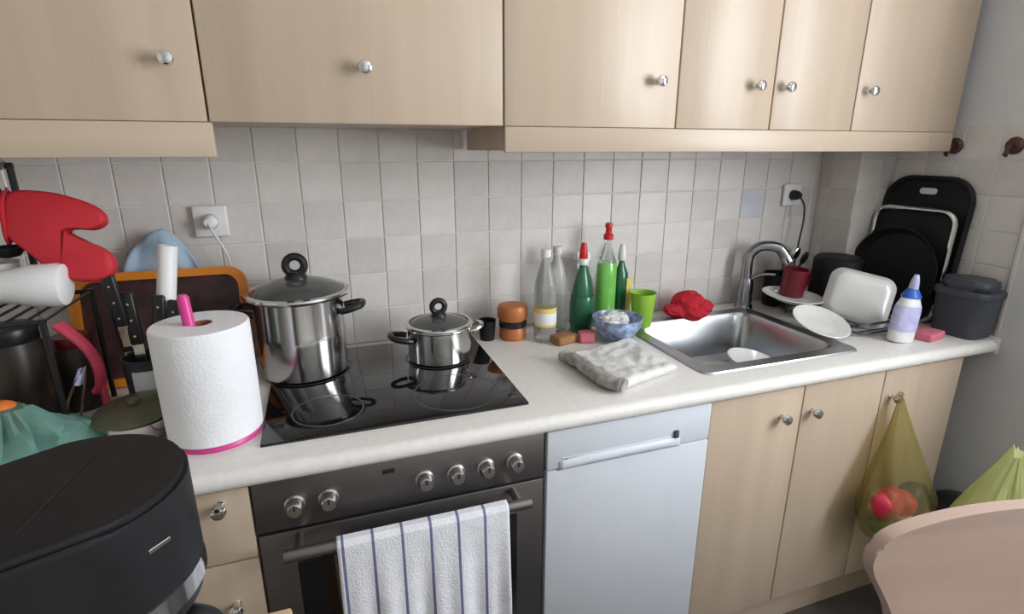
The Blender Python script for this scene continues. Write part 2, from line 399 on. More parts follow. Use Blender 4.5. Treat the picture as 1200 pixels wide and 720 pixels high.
obj('handle', b, brushed, t)
# towel over the handle
def towel(u, v):
    x = .144+.346*u; w = .005*math.sin(u*17)+.004*math.sin(u*41+1)
    yb, yf, r = -.655, -.655, .0155
    s = v*.86
    if s < .30: y, z = yb+r, .727-.30+s
    elif s < .30+PI*r: a = (s-.30)/r; y, z = yb+r*math.cos(a), .727+r*math.sin(a)
    else: y, z = yb-r-.008*min(1, (s-.35)*4), .727-(s-.30-PI*r)
    k = max(0, abs(.727-z)-.01)
    return (x-.317+.010*k*math.sin(u*9), y+.655+w*min(1, k*5)*(1 if y < yb else .4), z-.727)
tag(obj('kitchen_towel', grid(new(), towel, 60, 70), towelm, None, (.317, -.655, .727), solid=.004), 'white tea towel with thin navy stripes over the oven handle', 'towel')

# ------------------------------------------------------------------ hob
t = thing('glass_hob', 'black ceramic glass hob set in the worktop', 'hob', (.30, -.29, .90))
obj('glass_plate', box(new(), -.280, .283, -.252, .252, -.001, .006, .002), blackgloss, t)
for i, (x, y, r) in enumerate(((-.19, .12, .105), (.15, .10, .09), (-.15, -.14, .075), (.14, -.14, .10))):
    obj('cooking_zone', lathe(new(), [(r-.002, .0061), (r, .0064), (r+.002, .0061)], 48, (x, y, 0)), greyplastic, t)
ZH = .9064

# ------------------------------------------------------------------ dishwasher
t = thing('dishwasher', 'white freestanding slim dishwasher under the worktop', 'dishwasher', (.824, -.3, 0))
def D3(x0, x1, y0, y1, z0, z1, bev=0.0): return box(new(), x0-.824, x1-.824, y0+.3, y1+.3, z0, z1, bev)
obj('appliance_body', D3(.604, 1.044, -.575, -.02, .02, .856), white, t, smooth=False)
d = obj('door', D3(.603, 1.045, -.606, -.576, .148, .757, .004), white, t)
p = obj('control_panel', D3(.603, 1.045, -.606, -.576, .760, .858, .004), white, t)
b = new()
def lip(u, v):
    x = .632+.325*u; k = math.sin(PI*min(1, max(0, u)))**.35
    z = .757+.022*v+.006*k; y = -.606-.008*k*math.sin(PI*(.15+.8*v))
    return (x-.824, y+.3, z)
grid(b, lip, 30, 8); obj('grip_lip', b, white, t, solid=.003)
obj('grip_recess', box(new(), .64-.824, .93-.824, -.3075, -.305, .783, .788, .001), white, p)
obj('grip_end_shade', box(new(), .938-.824, .950-.824, -.312, -.304, .782, .802, .002, M=None), greyplastic, p)  # grey block standing in for the shade at the grip's right end
obj('grip_mark', box(new(), .645-.824, .655-.824, -.3075, -.305, .772, .786, .001), greyplastic, p)  # small dark grey mark near the grip's left end
obj('toe_board', D3(.605, 1.043, -.55, -.54, .02, .14), whitep, t, smooth=False)

# ------------------------------------------------------------------ sink and tap
t = thing('inset_sink', 'stainless steel inset sink with one bowl', 'sink', (1.34, -.31, .90))
b = new()
def ring(w, h, r, z, n=6): return [(x, y, z) for x, y in rrect(w, h, r, n)]
W_, H_ = SX1-SX0, SY1-SY0
levels = [ring(W_+.075, H_+.075, .03, .001), ring(W_+.07, H_+.07, .03, .005), ring(W_-.006, H_-.006, .05, .004), ring(W_-.02, H_-.02, .05, -.006),
          ring(W_-.05, H_-.05, .05, -.135), ring(W_-.09, H_-.09, .04, -.155), ring(.09, .09, .044, -.16)]
rows = [[b.verts.new(p_) for p_ in lv] for lv in levels]
for a, c_ in zip(rows, rows[1:]):
    for i in range(len(a)): b.faces.new((a[i], a[(i+1) % len(a)], c_[(i+1) % len(a)], c_[i]))
obj('basin', b, sinksteel, t)
obj('drain', lathe(new(), [(.046, -.159), (.040, -.157), (.034, -.163), (0, -.165)], 28), chrome, t)
t = thing('mixer_tap', 'dull chrome mixer tap with a bent spout behind the sink', 'tap', (1.615, -.062, .90))
obj('tap_body', lathe(new(), [(0, 0), (.032, 0), (.030, .010), (.026, .014), (.025, .09), (.021, .11), (0, .112)], 28), darkchrome, t)
sp = spline([(0, 0, .06), (-.004, 0, .15), (.002, -.002, .20), (.030, -.02, .228), (.075, -.05, .225), (.10, -.07, .19)], 40)
obj('spout', tube(new(), sp, [.018]*(len(sp)-8)+[.019]*8, 16), darkchrome, t)
obj('spout_tip', tube(new(), [(.096, -.067, .198), (.106, -.074, .178)], .021, 16), chrome, t)
b = new(); tube(b, spline([(.0, .0, .10), (.035, -.03, .125), (.07, -.06, .13)], 12), [.009]*5+[.007]*8, 10, flat=.7)
obj('lever', b, darkchrome, t)

# ------------------------------------------------------------------ sockets
def socket(x, z, label, plugm, cablem, pts, clabel):
    t = thing('wall_socket', label, 'socket', (x, 0, z))
    obj('cover_plate', box(new(), -.040, .040, -.010, .0, -.040, .040, .004, 3), whitep, t)
    obj('socket_well', lathe(new(), [(.0205, .0105), (.0195, .0125), (.0185, .0105)], 28, M=RX(PI/2)), whitep, t)
    c = thing('power_plug', clabel, 'plug', (x, -.011, z))
    obj('plug_body', lathe(new(), [(0, .0), (.018, .0), (.0185, .012), (.015, .026), (.010, .034), (0, .035)], 24, M=RX(PI/2)), plugm, c)
    obj('cable', tube(new(), spline([Vector(p)-Vector((x, -.011, z)) for p in pts], 30), .0032, 8), cablem, c)
socket(-.095, 1.281, 'white wall socket above the orange tray', whitep, cream,
       [(-.095, -.044, 1.278), (-.082, -.052, 1.25), (-.060, -.048, 1.19), (-.058, -.045, 1.12), (-.075, -.05, 1.03), (-.09, -.05, .905)], 'white plug with a cream cable in the socket above the orange tray')
socket(1.83, 1.297, 'white wall socket above the dish rack', black, black,
       [(1.83, -.044, 1.293), (1.85, -.05, 1.26), (1.862, -.045, 1.20), (1.85, -.05, 1.13), (1.83, -.06, 1.0), (1.82, -.07, .905)], 'black plug with a black cable above the dish rack')

# ------------------------------------------------------------------ pots
def ringknob(parent, z, s=1.0):
    b = new(); lathe(b, [(0, 0), (.024*s, 0), (.022*s, .008*s), (.014*s, .016*s), (0, .018*s)], 24, (0, 0, z))
    pts = [(.019*s*math.cos(a), 0, z+.030*s+.019*s*math.sin(a)) for a in [2*PI*i/20 for i in range(20)]]
    tube(b, pts, .0085*s, 10, closed=True)
    return obj('lid_knob', b, black, parent)
def loop(parent, ang, r, z, s, mt=black, name='handle'):
    b = new(); p0 = [(0, -.032*s, 0), (.020*s, -.034*s, .004), (.046*s, -.022*s, .010), (.052*s, 0, .012), (.046*s, .022*s, .010), (.020*s, .034*s, .004), (0, .032*s, 0)]
    tube(b, spline(p0, 30), .0085*s, 10)
    return obj(name, b, mt, parent, (r*math.cos(ang), r*math.sin(ang), z), (0, 0, ang))
t = thing('stock_pot', 'tall stainless steel stock pot with glass lid and black handles', 'pot', (.102, -.168, ZH))
R = .106
obj('pot_body', lathe(new(), [(0, 0), (.098, 0), (R, .006), (R, .095), (R+.001, .11), (R, .115), (R, .198), (R+.010, .204), (R+.010, .208), (R-.003, .207), (R-.003, .02), (.0, .016)], 64), steel, t)
lid = obj('lid', lathe(new(), [(R+.018, .208), (R+.010, .213), (.088, .230), (.05, .241), (.02, .2455), (0, .246), (0, .243), (.05, .238), (.088, .227), (R+.004, .210)], 64), glassy, t)
obj('lid_rim', lathe(new(), [(R+.021, .206), (R+.0225, .210), (R+.020, .2145), (R+.008, .216), (R+.006, .212), (R+.010, .207), (R+.021, .206)], 64), steel, lid)
ringknob(lid, .243, 1.15)
loop(t, -.18, R-.002, .162, 1.0); loop(t, PI-.18, R-.002, .162, 1.0)
t = thing('saucepan', 'small stainless steel pot with glass lid on the hob', 'pot', (.452, -.195, ZH))
R = .086
obj('pot_body', lathe(new(), [(0, 0), (.079, 0), (R, .006), (R, .088), (R+.005, .093), (R+.004, .096), (R-.003, .094), (R-.003, .016), (0, .012)], 56), steel, t)
lid = obj('lid', lathe(new(), [(R+.004, .096), (R-.004, .100), (.055, .112), (.02, .118), (0, .1185), (0, .116), (.05, .110), (R-.006, .098)], 56), glassy, t)
obj('lid_rim', lathe(new(), [(R+.006, .095), (R+.007, .098), (R+.004, .102), (R-.005, .103), (R-.003, .097), (R+.006, .095)], 56), steel, lid)
ringknob(lid, .1165, .92)
loop(t, PI+.10, R-.002, .066, .95); loop(t, .10, R-.002, .070, .75, steel)

# ------------------------------------------------------------------ paper roll and its stand
t = thing('paper_roll_holder', 'magenta plastic kitchen roll stand with an upright rod', 'roll holder', (-.066, -.452, .90))
obj('base', lathe(new(), [(0, 0), (.082, 0), (.083, .004), (.080, .010), (.0, .012)], 48), pink, t)
obj('rod', tube(new(), [(-.004, -.002, .008), (-.012, -.004, .15), (-.019, -.008, .292), (-.0193, -.0082, .298)], [.0105, .0105, .0105, .007], 18), pink, t)
t = thing('kitchen_paper_roll', 'thick white kitchen paper roll on a magenta stand', 'paper roll', (-.066, -.452, .9125))
obj('paper', lathe(new(), [(.0225, .0), (.084, .0), (.0865, .003), (.0875, .10), (.087, .222), (.0845, .226), (.0225, .226), (.0225, .0)], 64), paper, t)
obj('cardboard_core', lathe(new(), [(.0222, .001), (.0222, .225), (.0205, .225), (.0205, .001), (.0222, .001)], 32), browns, t)

# ------------------------------------------------------------------ clutter left of the hob
t = thing('serving_tray', 'orange-rimmed dark serving tray leaning against the tiled wall', 'tray', (-.214, -.118, .9005), (math.radians(-14), 0, 0))
po = rrect(.385, .276, .045, 8, 0, .139); pi_ = rrect(.345, .236, .032, 8, 0, .139)
b = new(); fr = []
for (P, y) in ((po, .0), (po, -.022), (pi_, -.022), (pi_, .0)): fr.append([b.verts.new((x, y, z)) for x, z in P])
for k in range(4):
    A, B = fr[k], fr[(k+1) % 4]
    for i in range(len(A)): b.faces.new((A[i], A[(i+1) % len(A)], B[(i+1) % len(A)], B[i]))
obj('rim', b, orangep, t)
obj('tray_bottom', prism(new(), rrect(.355, .246, .035, 8, 0, .139), -.006, -.001, 'y'), maroon, t)
b = new()
def bc(u, v):
    x = -.340+.250*u; e = math.sin(PI*u)**.45
    z = .96+(.345*e-.03)*v+.012*nz((u*3, v*2, 0), 1.4, 3); y = -.058-.020*nz((u*4, v*3, 1), 1.5, 9)-.025*v*(1-v)
    return (x+.217, y+.055, z-.96)
tag(obj('blue_cloth', grid(b, bc, 40, 24), bluecloth, None, (-.217, -.030, .951), solid=.004), 'pale blue cloth tucked between the orange tray and the wall', 'cloth')

# wire rack at the left with things on it and under it
t = thing('wire_rack', 'black wire shelf rack standing on the worktop behind clutter', 'rack', (-.56, -.30, .90))
for x in (-.20, .235):
    for y in (-.115, .125): obj('leg', tube(new(), [(x, y, 0), (x, y, .262)], .0055, 10), black, t)
b = new()
for y in (-.115, .125): tube(b, [(-.205, y, .256), (.24, y, .256)], .005, 10)
for i in range(15): x = -.20+.435*i/14; tube(b, [(x, -.118, .2565), (x, .128, .2565)], .0028, 8)
obj('shelf', b, black, t)
b = new(); tube(b, [(.145, .125, .25), (.145, .125, .53)], .0065, 10); tube(b, [(-.20, .125, .25), (-.20, .125, .53)], .0065, 10)
tube(b, [(-.205, .125, .528), (.15, .125, .528)], .0065, 10); obj('hanging_rail', b, black, t)
for x in (.02, .10, .14): obj('hook', tube(new(), spline([(x, .12, .535), (x, .105, .525), (x, .105, .485), (x, .09, .47), (x, .078, .485)], 20), .003, 8), steel, t)
def ladle(name, x, y, z, mt, label, L=.13, hr=.03):
    t = thing(name, label, name.replace('_', ' '), (x, y, z))
    obj('handle', tube(new(), spline([(0, 0, 0), (.002, -.004, -.5*L), (-.004, -.006, -L)], 12), [.006]*13, 10, flat=.6), mt, t)
    obj('bowl', lathe(new(), [(0, -hr*.7), (hr*.6, -hr*.55), (hr, 0), (hr*.93, 0), (hr*.55, -hr*.45), (0, -hr*.6)], 24, (-.004, -.02, -L)), mt, t)
ladle('black_ladle', -.42, -.226, 1.378, black, 'black ladle hanging from the wire rack rail', .105, .034)
ladle('steel_ladle', -.500, -.226, 1.378, steel, 'steel ladle hanging from the wire rack rail', .12, .030)
# oven mitt
out = [(-.075, .070), (-.020, .074), (.030, .062), (.065, .046), (.079, .028), (.076, .012), (.056, .002), (.026, .003), (.006, -.004), (.034, -.020), (.075, -.040),
       (.092, -.064), (.088, -.092), (.062, -.106), (.020, -.104), (-.014, -.086), (-.052, -.048), (-.082, -.016), (-.088, .030)]
cp = [(p_.x, p_.y) for p_ in spline([(x, y, 0) for x, y in out], 120, closed=True)]
b = new(); n_ = len(cp); cxm = sum(p_[0] for p_ in cp)/n_; cym = sum(p_[1] for p_ in cp)/n_
layers = []
for k in range(7):
    a = -PI/2+PI*k/6; s_ = 1-.09*(1-math.cos(a)); layers.append([b.verts.new((cxm+(x-cxm)*s_, .019*math.sin(a), cym+(z-cym)*s_)) for x, z in cp])
for A, B in zip(layers, layers[1:]):
    for i in range(n_): b.faces.new((A[i], A[(i+1) % n_], B[(i+1) % n_], B[i]))
for Lr in (layers[0], layers[-1]):
    b.faces.new(Lr)
bmesh.ops.triangulate(b, faces=[f for f in b.faces if len(f.verts) > 4])
t = thing('oven_mitt', 'red silicone oven mitt lying over the white bottle', 'oven mitt', (-.322, -.262, 1.306), (math.radians(-14), math.radians(4), 0))
obj('mitt_shell', b, redsil, t, angle=60)
b = new()
for k in range(1): tube(b, [(-.083+.001*math.sin(a*2), .021*math.cos(a), .022+.050*math.sin(a)) for a in [2*PI*i/24 for i in range(24)]], .004, 8, closed=True)
obj('cuff_hem', b, redcloth, t)
# bottle lying on the shelf
t = thing('white_bottle', 'white plastic bottle lying on the wire rack under the mitt', 'bottle', (-.312, -.315, 1.203), (0, math.radians(-88), 0))
obj('bottle_body', lathe(new(), [(0, 0), (.034, 0), (.0405, .004), (.043, .012), (.041, .055), (.034, .085), (.029, .11), (.032, .15), (.030, .185), (.014, .20), (.012, .215), (0, .216)], 36), whitep, t)
obj('cap', lathe(new(), [(.014, .203), (.016, .205), (.016, .23), (0, .232)], 24), redcap, t)
t = thing('white_cup', 'white plastic cup on the wire rack behind the white bottle', 'cup', (-.447, -.236, 1.1605))
obj('cup_body', lathe(new(), [(0, 0), (.026, 0), (.029, .004), (.032, .080), (.034, .082), (.030, .080), (.027, .008), (0, .006)], 32), whitep, t)
# jars under the shelf
def jar(x, y, r, h, glass, lidm, label, group=None):
    t = thing('storage_jar', label, 'jar', (x, y, .90), group=group)
    obj('jar_body', lathe(new(), [(0, 0), (r*.94, 0), (r, .006), (r, h*.78), (r*.85, h*.87), (r*.85, h*.9), (0, h*.9)], 36), glass, t)
    obj('lid', lathe(new(), [(r*.88, h*.86), (r*.9, h*.87), (r*.9, h*.985), (r*.86, h), (0, h)], 36), lidm, t)
jar(-.435, -.30, .055, .225, brownglass, black, 'tall brown glass jar with black lid under the wire rack')
jar(-.368, -.212, .040, .17, brownglass, darkred, 'slim brown jar with dark red lid under the wire rack')
jar(-.545, -.29, .048, .20, brownglass, steel, 'brown jar with steel lid at the far end of the rack')
t = tag(obj('orange_fruit', blob(new(), .032, .032, .031, .03, 4), orangef, None, (-.415, -.425, .985)), 'round orange resting on the teal plastic bag', 'fruit')

# utensil cup with utensils
UX, UY = -.213, -.278
t = thing('utensil_cup', 'grey utensil cup behind the kitchen paper roll', 'cup', (UX, UY, .90))
obj('cup_body', lathe(new(), [(0, 0), (.040, 0), (.044, .004), (.048, .125), (.0495, .128), (.0465, .128), (.042, .008), (0, .006)], 36), greyplastic, t)
obj('label', prism(new(), [(.0495*math.sin(a), .0495*math.cos(a)) for a in [PI-.45+.1*i for i in range(10)]]+[(.0470*math.sin(a), .0470*math.cos(a)) for a in [PI-.45+.1*i for i in reversed(range(10))]], .045, .105), whitep, t)
t = thing('foil_roll', 'white tube standing upright in the utensil cup', 'tube', (UX+.012, UY+.012, .910), (math.radians(-4), math.radians(9), 0))
obj('tube_body', lathe(new(), [(0, 0), (.0185, 0), (.019, .002), (.019, .352), (.017, .355), (.012, .353), (0, .350)], 28), whitep, t)
for k, (dx, dy, ax, ay, h) in enumerate(((-.026, .005, -3, -4, .30), (-.006, -.022, 5, -3, .255), (.022, -.018, 4, 6, .245), (.030, .004, 0, 12, .235), (-.022, -.016, 6, -7, .24))):
    t = thing('kitchen_knife', ['longest black knife handle beside the white tube in the cup', 'black knife handle at the front of the utensil cup', 'black knife handle under the white tube in the cup', 'black knife handle tilted towards the paper roll in the cup', 'black knife handle tilted away from the paper roll in the cup'][k], 'knife', (UX+dx*.7, UY+dy*.7, .915), (math.radians(-ax), math.radians(ay), 0), group='knives in the utensil cup')
    obj('blade', box(new(), -.010, .010, -.001, .001, 0, h-.11), steel, t, smooth=False)
    hd = obj('handle', box(new(), -.0125, .0125, -.008, .008, h-.115, h, .005, 3), black, t)
    for z in (h-.095, h-.06, h-.025): obj('rivet', lathe(new(), [(0, -.009), (.0025, -.009), (.0025, .009), (0, .009)], 12, M=T(0, 0, z) @ RX(PI/2)), steel, hd)
# pink red spatula
sp = spline([(-.318, -.325, .965), (-.292, -.33, .985), (-.285, -.335, 1.03), (-.297, -.335, 1.075), (-.325, -.33, 1.112), (-.338, -.325, 1.124)], 40)
b = new(); k_ = len(sp); tube(b, [p_-Vector((-.30, -.33, .90)) for p_ in sp[6:]], [.016-.002*math.sin(PI*i/(k_-6)) for i in range(k_-6)], 14, flat=.55)
t = thing('silicone_spoon', 'curved coral red silicone spoon beside the orange tray', 'spoon', (-.30, -.33, .90))
obj('spoon_handle', b, pinkred, t); obj('stem', tube(new(), [(.016, -.002, .002), (.013, -.003, .11)], .007, 10), pinkred, t)
# tongs leaning
t = thing('steel_tongs', 'small bright steel tongs standing up from the teal bag', 'tongs', (-.305, -.40, .90))
for s in (-1, 1):
    obj('arm', tube(new(), spline([(-.018+s*.004, -.002, .0), (-.010+s*.012, -.004, .07), (.010+s*.008, -.008, .125), (.026, -.010, .160)], 18), .0048, 8, flat=.45), steel, t)
obj('grip', tube(new(), [(.006, -.003, .125), (.018, -.003, .152)], .011, 10, flat=.6), lav, t)

# teal bag
def crumple_bag(bm, h, rx, ry, off, amp=.18, pinch=.25, seg=56, rows_=30, skew=(0, 0)):
    V = []
    for j in range(rows_+1):
        t_ = j/rows_; base = math.sin(PI*min(1, .30+t_*.55))**.6*(1-(1-pinch)*max(0, (t_-.35)/.65)**1.6)
        row = []
        for i in range(seg):
            a = 2*PI*i/seg; n1 = nz((math.cos(a)*1.7, math.sin(a)*1.7, t_*1.6), 1, off); n2 = abs(nz((math.cos(a)*4, math.sin(a)*4, t_*1.8), 1, off+4))
            k = base*(1+amp*1.6*n1-amp*1.6*n2)
            row.append(bm.verts.new((rx*k*math.cos(a)+skew[0]*t_*t_, ry*k*math.sin(a)+skew[1]*t_*t_, h*t_+(.06*h*n1 if t_ > .5 else 0))))
        V.append(row)
    for A, B in zip(V, V[1:]):
        for i in range(seg): bm.faces.new((A[i], A[(i+1) % seg], B[(i+1) % seg], B[i]))
    bm.faces.new(list(reversed(V[0]))); bm.faces.new(V[-1])
    return bm
tag(obj('plastic_bag', crumple_bag(new(), .105, .125, .075, 2.0, .30, .55), tealbag, None, (-.405, -.435, .9005), angle=25), 'crumpled teal plastic bag on the worktop behind the coffee machine', 'bag')
# olive dish and steel bowl
t = thing('steel_bowl', 'small steel bowl beside the paper roll', 'bowl', (-.208, -.425, .90))
obj('bowl_shell', lathe(new(), [(0, 0), (.030, 0), (.046, .012), (.056, .034), (.060, .050), (.058, .050), (.052, .034), (.042, .015), (0, .006)], 40), steel, t)
t = thing('olive_lid', 'olive green round lid resting on the small steel bowl', 'lid', (-.214, -.405, .9515), (math.radians(6), math.radians(-3), 0))
obj('lid_plate', lathe(new(), [(0, 0), (.068, 0), (.074, .003), (.074, .007), (.06, .013), (.02, .019), (0, .019)], 44), olive, t)
obj('lid_grip', lathe(new(), [(.010, .018), (.012, .026), (.009, .032), (0, .033)], 20), olive, t)

# ------------------------------------------------------------------ between hob and sink
def spicepot(z, lidm, label):
    t = thing('spice_pot', label, 'pot', (.700, -.098, z))
    obj('pot_body', lathe(new(), [(0, 0), (.036, 0), (.041, .006), (.041, .036), (.037, .042), (0, .042)], 32), terracotta, t)
    if lidm: obj('lid', lathe(new(), [(.042, .040), (.043, .042), (.043, .056), (.039, .060), (0, .060)], 32), lidm, t)
spicepot(.90, black, 'lower orange-brown spice pot with black lid beside the clear bottle')
t = thing('spice_pot', 'upper orange-brown spice pot stacked on a black-lidded one', 'pot', (.699, -.098, .9602))
obj('pot_body', lathe(new(), [(0, 0), (.040, 0), (.046, .008), (.047, .034), (.042, .046), (.02, .052), (0, .053)], 32), terracotta, t)
t = thing('dark_cup', 'small black cup between the saucepan and the spice pots', 'cup', (.622, -.085, .90))
obj('cup_body', lathe(new(), [(0, 0), (.022, 0), (.027, .06), (.0285, .062), (.025, .060), (.020, .006), (0, .005)], 28), blacksoft, t)

def bottle(name, x, y, prof, bodym, label, parts=(), sx=1.0, sy=1.0, rot=0.0, cat='bottle'):
    t = thing(name, label, cat, (x, y, .90), (0, 0, rot))
    obj('bottle_body', lathe(new(), prof, 36, sx=sx, sy=sy), bodym, t)
    for nm, pr, mt, ax, ay in parts: obj(nm, lathe(new(), pr, 32, sx=ax, sy=ay), mt, t)
    return t
bottle('clear_bottle', .785, -.150, [(0, .002), (.030, .0), (.034, .006), (.034, .05), (.0305, .06), (.033, .075), (.033, .15), (.030, .185), (.016, .235), (.0125, .25), (.0125, .262), (0, .263)], clear,
       'clear plastic bottle with white and gold label', [('label', [(.0342, .05), (.0345, .052), (.0345, .105), (.0342, .107)], yellow, 1, 1), ('label_panel', [(.0346, .058), (.0350, .060), (.0350, .09), (.0346, .092)], whitep, 1, 1),
       ('cap', [(.0145, .258), (.0155, .259), (.0155, .278), (.013, .281), (0, .281)], whitep, 1, 1)])
bottle('clear_bottle', .855, -.075, [(0, .002), (.028, .0), (.032, .006), (.032, .16), (.028, .195), (.014, .23), (.012, .25), (0, .251)], clear,
       'clear plastic bottle without label behind the gold-labelled one', [('cap', [(.0135, .248), (.0145, .25), (.0145, .272), (0, .273)], cream, 1, 1)])
bottle('washing_up_bottle', .925, -.115, [(0, 0), (.030, 0), (.036, .006), (.037, .10), (.030, .15), (.021, .185), (.013, .21), (.013, .222), (0, .223)], dgreen,
       'dark green washing-up bottle with red cap', [('collar', [(.0145, .218), (.016, .220), (.016, .236), (.010, .24), (0, .24)], whitep, 1, 1), ('cap', [(.0135, .238), (.014, .24), (.012, .262), (.008, .285), (0, .287)], redcap, 1, 1),
       ('label', [(.0372, .03), (.0376, .032), (.0376, .095), (.0355, .12), (.0350, .121)], dgreen, 1, 1)], 1.0, .75)
t = bottle('spray_bottle', .965, -.050, [(0, 0), (.028, 0), (.032, .006), (.032, .11), (.027, .15), (.013, .185), (.013, .20), (0, .201)], clear, 'spray bottle with white trigger head between the green bottles', [], 1.0, .75)
b = new(); box(b, -.014, .014, -.012, .012, .196, .235, .005, 2); box(b, -.034, .012, -.009, .009, .222, .246, .005, 2); obj('trigger_head', b, whitep, t)
obj('trigger', tube(new(), spline([(-.020, 0, .224), (-.026, 0, .205), (-.022, 0, .185)], 8), .004, 8), whitep, t)
t = bottle('washing_up_bottle', 1.025, -.085, [(0, 0), (.036, 0), (.042, .006), (.042, .12), (.0415, .205), (.038, .212), (0, .212)], greenliq,
           'light green washing-up bottle with tall neck and red cap', [('shoulder', [(.0405, .2125), (.034, .225), (.021, .252), (.014, .268), (.0125, .288), (0, .289)], clear, .8, .62),
           ('cap', [(.014, .286), (.0155, .288), (.0155, .302), (.010, .306), (.0095, .322), (.012, .326), (.011, .338), (0, .339)], redcap, 1, 1)], .80, .62)
bottle('washing_up_bottle', 1.098, -.052, [(0, 0), (.030, 0), (.034, .005), (.034, .13), (.030, .165), (.016, .19), (.012, .20), (.012, .212), (0, .213)], dgreen, 'dark green bottle with yellow label and white cap beside the lime cup',
       [('cap', [(.0135, .209), (.0145, .211), (.013, .235), (.007, .262), (0, .263)], whitep, 1, 1)], .8, .6)
obj('label', prism(new(), [(-.004, .03), (.016, .03), (.016, .15), (-.004, .15)], -.0225, -.0205, 'y', M=T(.014, 0, 0)), yellow, bpy.data.objects['washing_up_bottle.002'])
t = thing('plastic_cup', 'lime green plastic cup beside the sink', 'cup', (1.13, -.142, .905))
obj('cup_body', lathe(new(), [(0, 0), (.028, 0), (.031, .004), (.040, .112), (.042, .114), (.038, .112), (.029, .008), (0, .006)], 36), limecup, t)
t = thing('glazed_bowl', 'blue and white glazed bowl in front of the green bottles', 'bowl', (.990, -.226, .90))
obj('bowl_shell', lathe(new(), [(0, 0), (.036, 0), (.037, .006), (.052, .018), (.070, .050), (.076, .076), (.073, .076), (.064, .048), (.046, .020), (0, .012)], 48), bowlm, t)
tag(obj('scouring_ball', blob(new(), .044, .034, .024, .35, 10, 3.0), ceramic, None, (.978, -.223, .965)), 'white crumpled cloth lying in the blue glazed bowl', 'cloth')
t = tag(obj('sponge', box(new(), -.040, .040, -.026, .026, 0, .026, .007, 3), browns, None, (.832, -.188, .90), (0, 0, .3)), 'brown sponge in front of the dark green bottle', 'sponge')
t = tag(obj('sponge', box(new(), -.024, .024, -.018, .018, 0, .034, .007, 3), pinksp, None, (.897, -.208, .90), (0, 0, -.2)), 'small pink sponge beside the blue glazed bowl', 'sponge')
# folded cloth
A_, B_, C_, D_ = Vector((.785, -.335)), Vector((.812, -.560)), Vector((1.012, -.500)), Vector((1.005, -.275))
t = thing('folded_cloth', 'folded white cloth with a grey patterned edge on the worktop', 'cloth', (.90, -.42, .90))
b = new()
def fc(u, v, top):
    p_ = (A_*(1-v)+B_*v)*(1-u)+(D_*(1-v)+C_*v)*u
    e = min(1, min(u, 1-u, v, 1-v)/.07); e = math.sqrt(max(0, 1-(1-e)**2))
    z = (.016+.012*e+.007*nz((u*3, v*3, 0), 1, 2)*e+.005*nz((u*8, v*8, 0), 1, 6)*e) if top else (.016-.0155*e)
    return (p_.x-.90+.006*nz((v*4, u, 0)), p_.y+.42+.006*nz((u*4, v, 3)), z)
grid(b, lambda u, v: fc(u, v, True), 36, 36); grid(b, lambda u, v: fc(u, v, False), 36, 36); bmesh.ops.remove_doubles(b, verts=b.verts[:], dist=.0002)
obj('white_layers', b, clothw, t, angle=60)
b = new()
def rf(i, n): return spline([(A_.x-.90-.018, A_.y+.42+.005, .019), (A_.x-.905, A_.y+.36, .022), (B_.x-.925, B_.y+.47, .020), (B_.x-.90+.006, B_.y+.42-.004, .021)], 36)
pts = rf(0, 0); tube(b, pts, [.020+.006*nz((i*.35, 0, 0)) for i in range(len(pts))], 16, flat=.72)
for v in b.verts: v.co += Vector((0, 0, .004*nz(v.co*60, 1, 2))); v.co.z = max(v.co.z, .001)
obj('patterned_fold', b, clothg, t, angle=60)

# ------------------------------------------------------------------ sink area
b = new()
for (c_, r_) in (((0, .005, .036), (.060, .042, .042)), ((.040, -.012, .022), (.046, .036, .026)), ((-.062, .0, .018), (.034, .026, .019)), ((.012, -.02, .008), (.046, .034, .028)), ((-.02, .0, .006), (.046, .034, .020))):
    blob(b, *r_, .25, 9, c_[0]*40, 3, None, c_)
o = obj('red_dishcloth', b, redcloth, None, (1.348, -.092, .912), angle=70)
md = o.modifiers.new('merge', 'REMESH'); md.mode = 'VOXEL'; md.voxel_size = .0035
tag(o, 'crumpled red dishcloth on the back rim of the sink', 'cloth')
def plate(label, loc, rot, r=.10, mt=ceramic, group='plates at the sink'):
    t = thing('plate', label, 'plate', loc, rot, group)
    obj('plate_disc', lathe(new(), [(0, 0), (r*.55, 0), (r*.60, .004), (r*.97, .017), (r, .019), (r*.98, .021), (r*.60, .009), (r*.5, .006), (0, .006)], 48), mt, t)
    return t
plate('white plate lying in the sink bowl', (1.300, -.36, .762), (math.radians(6), math.radians(-5), 0), .115)
t = thing('white_dish', 'white oval dish leaning inside the sink bowl', 'dish', (1.365, -.385, .800), (math.radians(14), math.radians(10), .4))
obj('dish_shell', lathe(new(), [(0, 0), (.06, 0), (.075, .01), (.10, .045), (.104, .048), (.10, .049), (.072, .016), (.055, .007), (0, .007)], 44, sx=1.1, sy=.75), ceramic, t)
